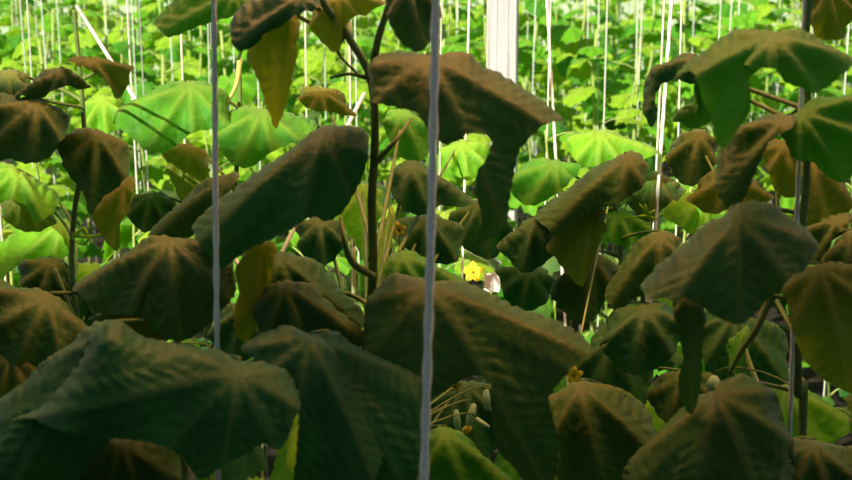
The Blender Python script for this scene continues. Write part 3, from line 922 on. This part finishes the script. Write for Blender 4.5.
def row_twine(x, y, label, group, rng, r=0.0028):
    lean = Vector((rng.uniform(-.05, .05), rng.uniform(-.03, .03), 0))
    base = Vector((x + rng.uniform(-.02, .02), y + .01, 0))
    V, F = tube_geo([Vector((0, 0, 2.7)) * (i / 6) + lean * (i / 6) for i in range(7)], r, 6)
    o = link_mesh('support_twine', V, F, M['string'], None, base)
    return tag(o, label, 'twine', group)


rng = random.Random(77)
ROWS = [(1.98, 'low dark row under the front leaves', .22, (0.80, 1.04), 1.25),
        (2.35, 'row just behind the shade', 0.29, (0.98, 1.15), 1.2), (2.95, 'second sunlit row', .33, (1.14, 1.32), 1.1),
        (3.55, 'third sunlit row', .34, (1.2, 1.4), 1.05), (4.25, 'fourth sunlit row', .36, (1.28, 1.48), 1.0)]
for ry, rname, gap, (h0, h1), lsz in ROWS:
    half = ry * 426 / FPX + 0.28
    n = int(2 * half / gap)
    ii = -1
    for i in range(n + 1):
        x = -half + 2 * half * i / n + rng.uniform(-.05, .05)
        y = ry + rng.uniform(-.1, .1)
        px = 426 + x / y * FPX
        if ry < 3.1 and (770 < px < 860 or (2.1 < ry < 2.5 and 450 < px < 525)):
            continue
        ii += 1
        if ry < 2.1:
            low = any(a_ < px < b_ for a_, b_ in ((-40, 115), (330, 400), (440, 530), (650, 750)))
            h0, h1 = (.85, .95) if low else (1.04, 1.22)
        where = f'{ordinal(ii)} cucumber plant from the left in the {rname}'
        mid_plant(x, y, rng.uniform(h0, h1), where, rng, lsz)
        if ry < 2.1:
            continue
        row_twine(x, y, f'white twine holding the {ordinal(ii)} plant from left, {rname}', None, rng, 0.0021)

for o in mid_leaf_src:
    bpy.data.objects.remove(o)

# far rows: one foliage mesh and one stem per plant
def far_plant_meshes(seed, h):
    rng = random.Random(seed)
    V = []; F = []; ve = []; fm = []
    sv = []; sf = []
    path = [Vector((.02 * math.sin(i), .02 * math.cos(i * 1.3), h * i / 8)) for i in range(9)]
    parts = [tube_geo(path, .006, 5)]
    az = rng.uniform(0, 6)
    z = .45
    while z < h + .02:
        az += R(137) + rng.uniform(-.4, .4)
        k = rng.choice([0, 1, 2, 3, 4, 5, 6, 8, 9, 4, 5, 9])
        m, lv, lf, le = MID[k]
        p = path[min(8, int(z / h * 8))].copy(); p.z = z
        top = h - z < .15
        mtx = leaf_frame(p, az, rng.uniform(.1, .8) if not top else rng.uniform(-.4, .4), rng.uniform(.8, 1.15) * (.6 if top else 1), PLEN * rng.uniform(.8, 1.3), rng.uniform(-.3, .3))
        o = len(V)
        V += [mtx @ q for q in lv]
        F += [tuple(i + o for i in q) for q in lf]
        ve += le
        fm += [{'fresh': 0, 'lime': 1, 'mid': 2, 'olive': 2, 'green': 2}[m]] * len(lf)
        pp = bez(p, p + (mtx.translation - p) * .3 + Vector((0, 0, .02)), mtx.translation, mtx.translation, 3)
        parts.append(tube_geo(pp, .0024, 4))
        z += rng.uniform(.055, .08)
    return (V, F, ve, fm), join(parts)


FAR = []
for i in range(9):
    h = 1.52 + .05 * (i % 5)
    (V, F, ve, fm), (sv, sf) = far_plant_meshes(900 + i, h)
    a = link_mesh('foliage', V, F, [M['fresh'], M['lime'], M['mid']], None, attrs=ve, fmat=fm)
    b = link_mesh('stem', sv, sf, M['stem_pale'], None)
    FAR.append((a, b))

far_rows = [5.0, 5.7, 6.4, 7.1, 7.9, 8.7, 9.6, 10.5, 11.5, 12.5]
fnames = ['fifth', 'sixth', 'seventh', 'eighth', 'ninth', 'tenth', 'eleventh', 'twelfth', 'thirteenth', 'last']
for ry, fnm in zip(far_rows, fnames):
    half = ry * 426 / FPX + .15
    gap = .36
    n = int(2 * half / gap)
    sc0 = .96 + max(0, ry - 5) * 0.036
    for i in range(n + 1):
        x = -half + 2 * half * i / n + rng.uniform(-.08, .08)
        y = ry + rng.uniform(-.12, .12)
        if abs(x - pa.x * y / pa.y) < .22 and y < pa.y + .2 and y > 4.6:
            x += .42
        root = thing('cucumber_plant', f'small far cucumber plant in the {fnm} sunlit row, before the white end wall', 'plant', (x, y, 0), f'far plants of the {fnm} sunlit row')
        root.rotation_euler = (0, 0, rng.uniform(0, 6.28))
        s = sc0 * rng.uniform(.94, 1.06)
        root.scale = (1.15, 1.15, s)
        a, b = rng.choice(FAR)
        for q in (a, b):
            c_ = q.copy()
            COL.objects.link(c_)
            c_.parent = root
        row_twine(x + .03, y, f'thin white twine rising among the far plants of the {fnm} sunlit row', f'twines of the {fnm} sunlit row', rng, 0.0028)
for a, b in FAR:
    bpy.data.objects.remove(a); bpy.data.objects.remove(b)
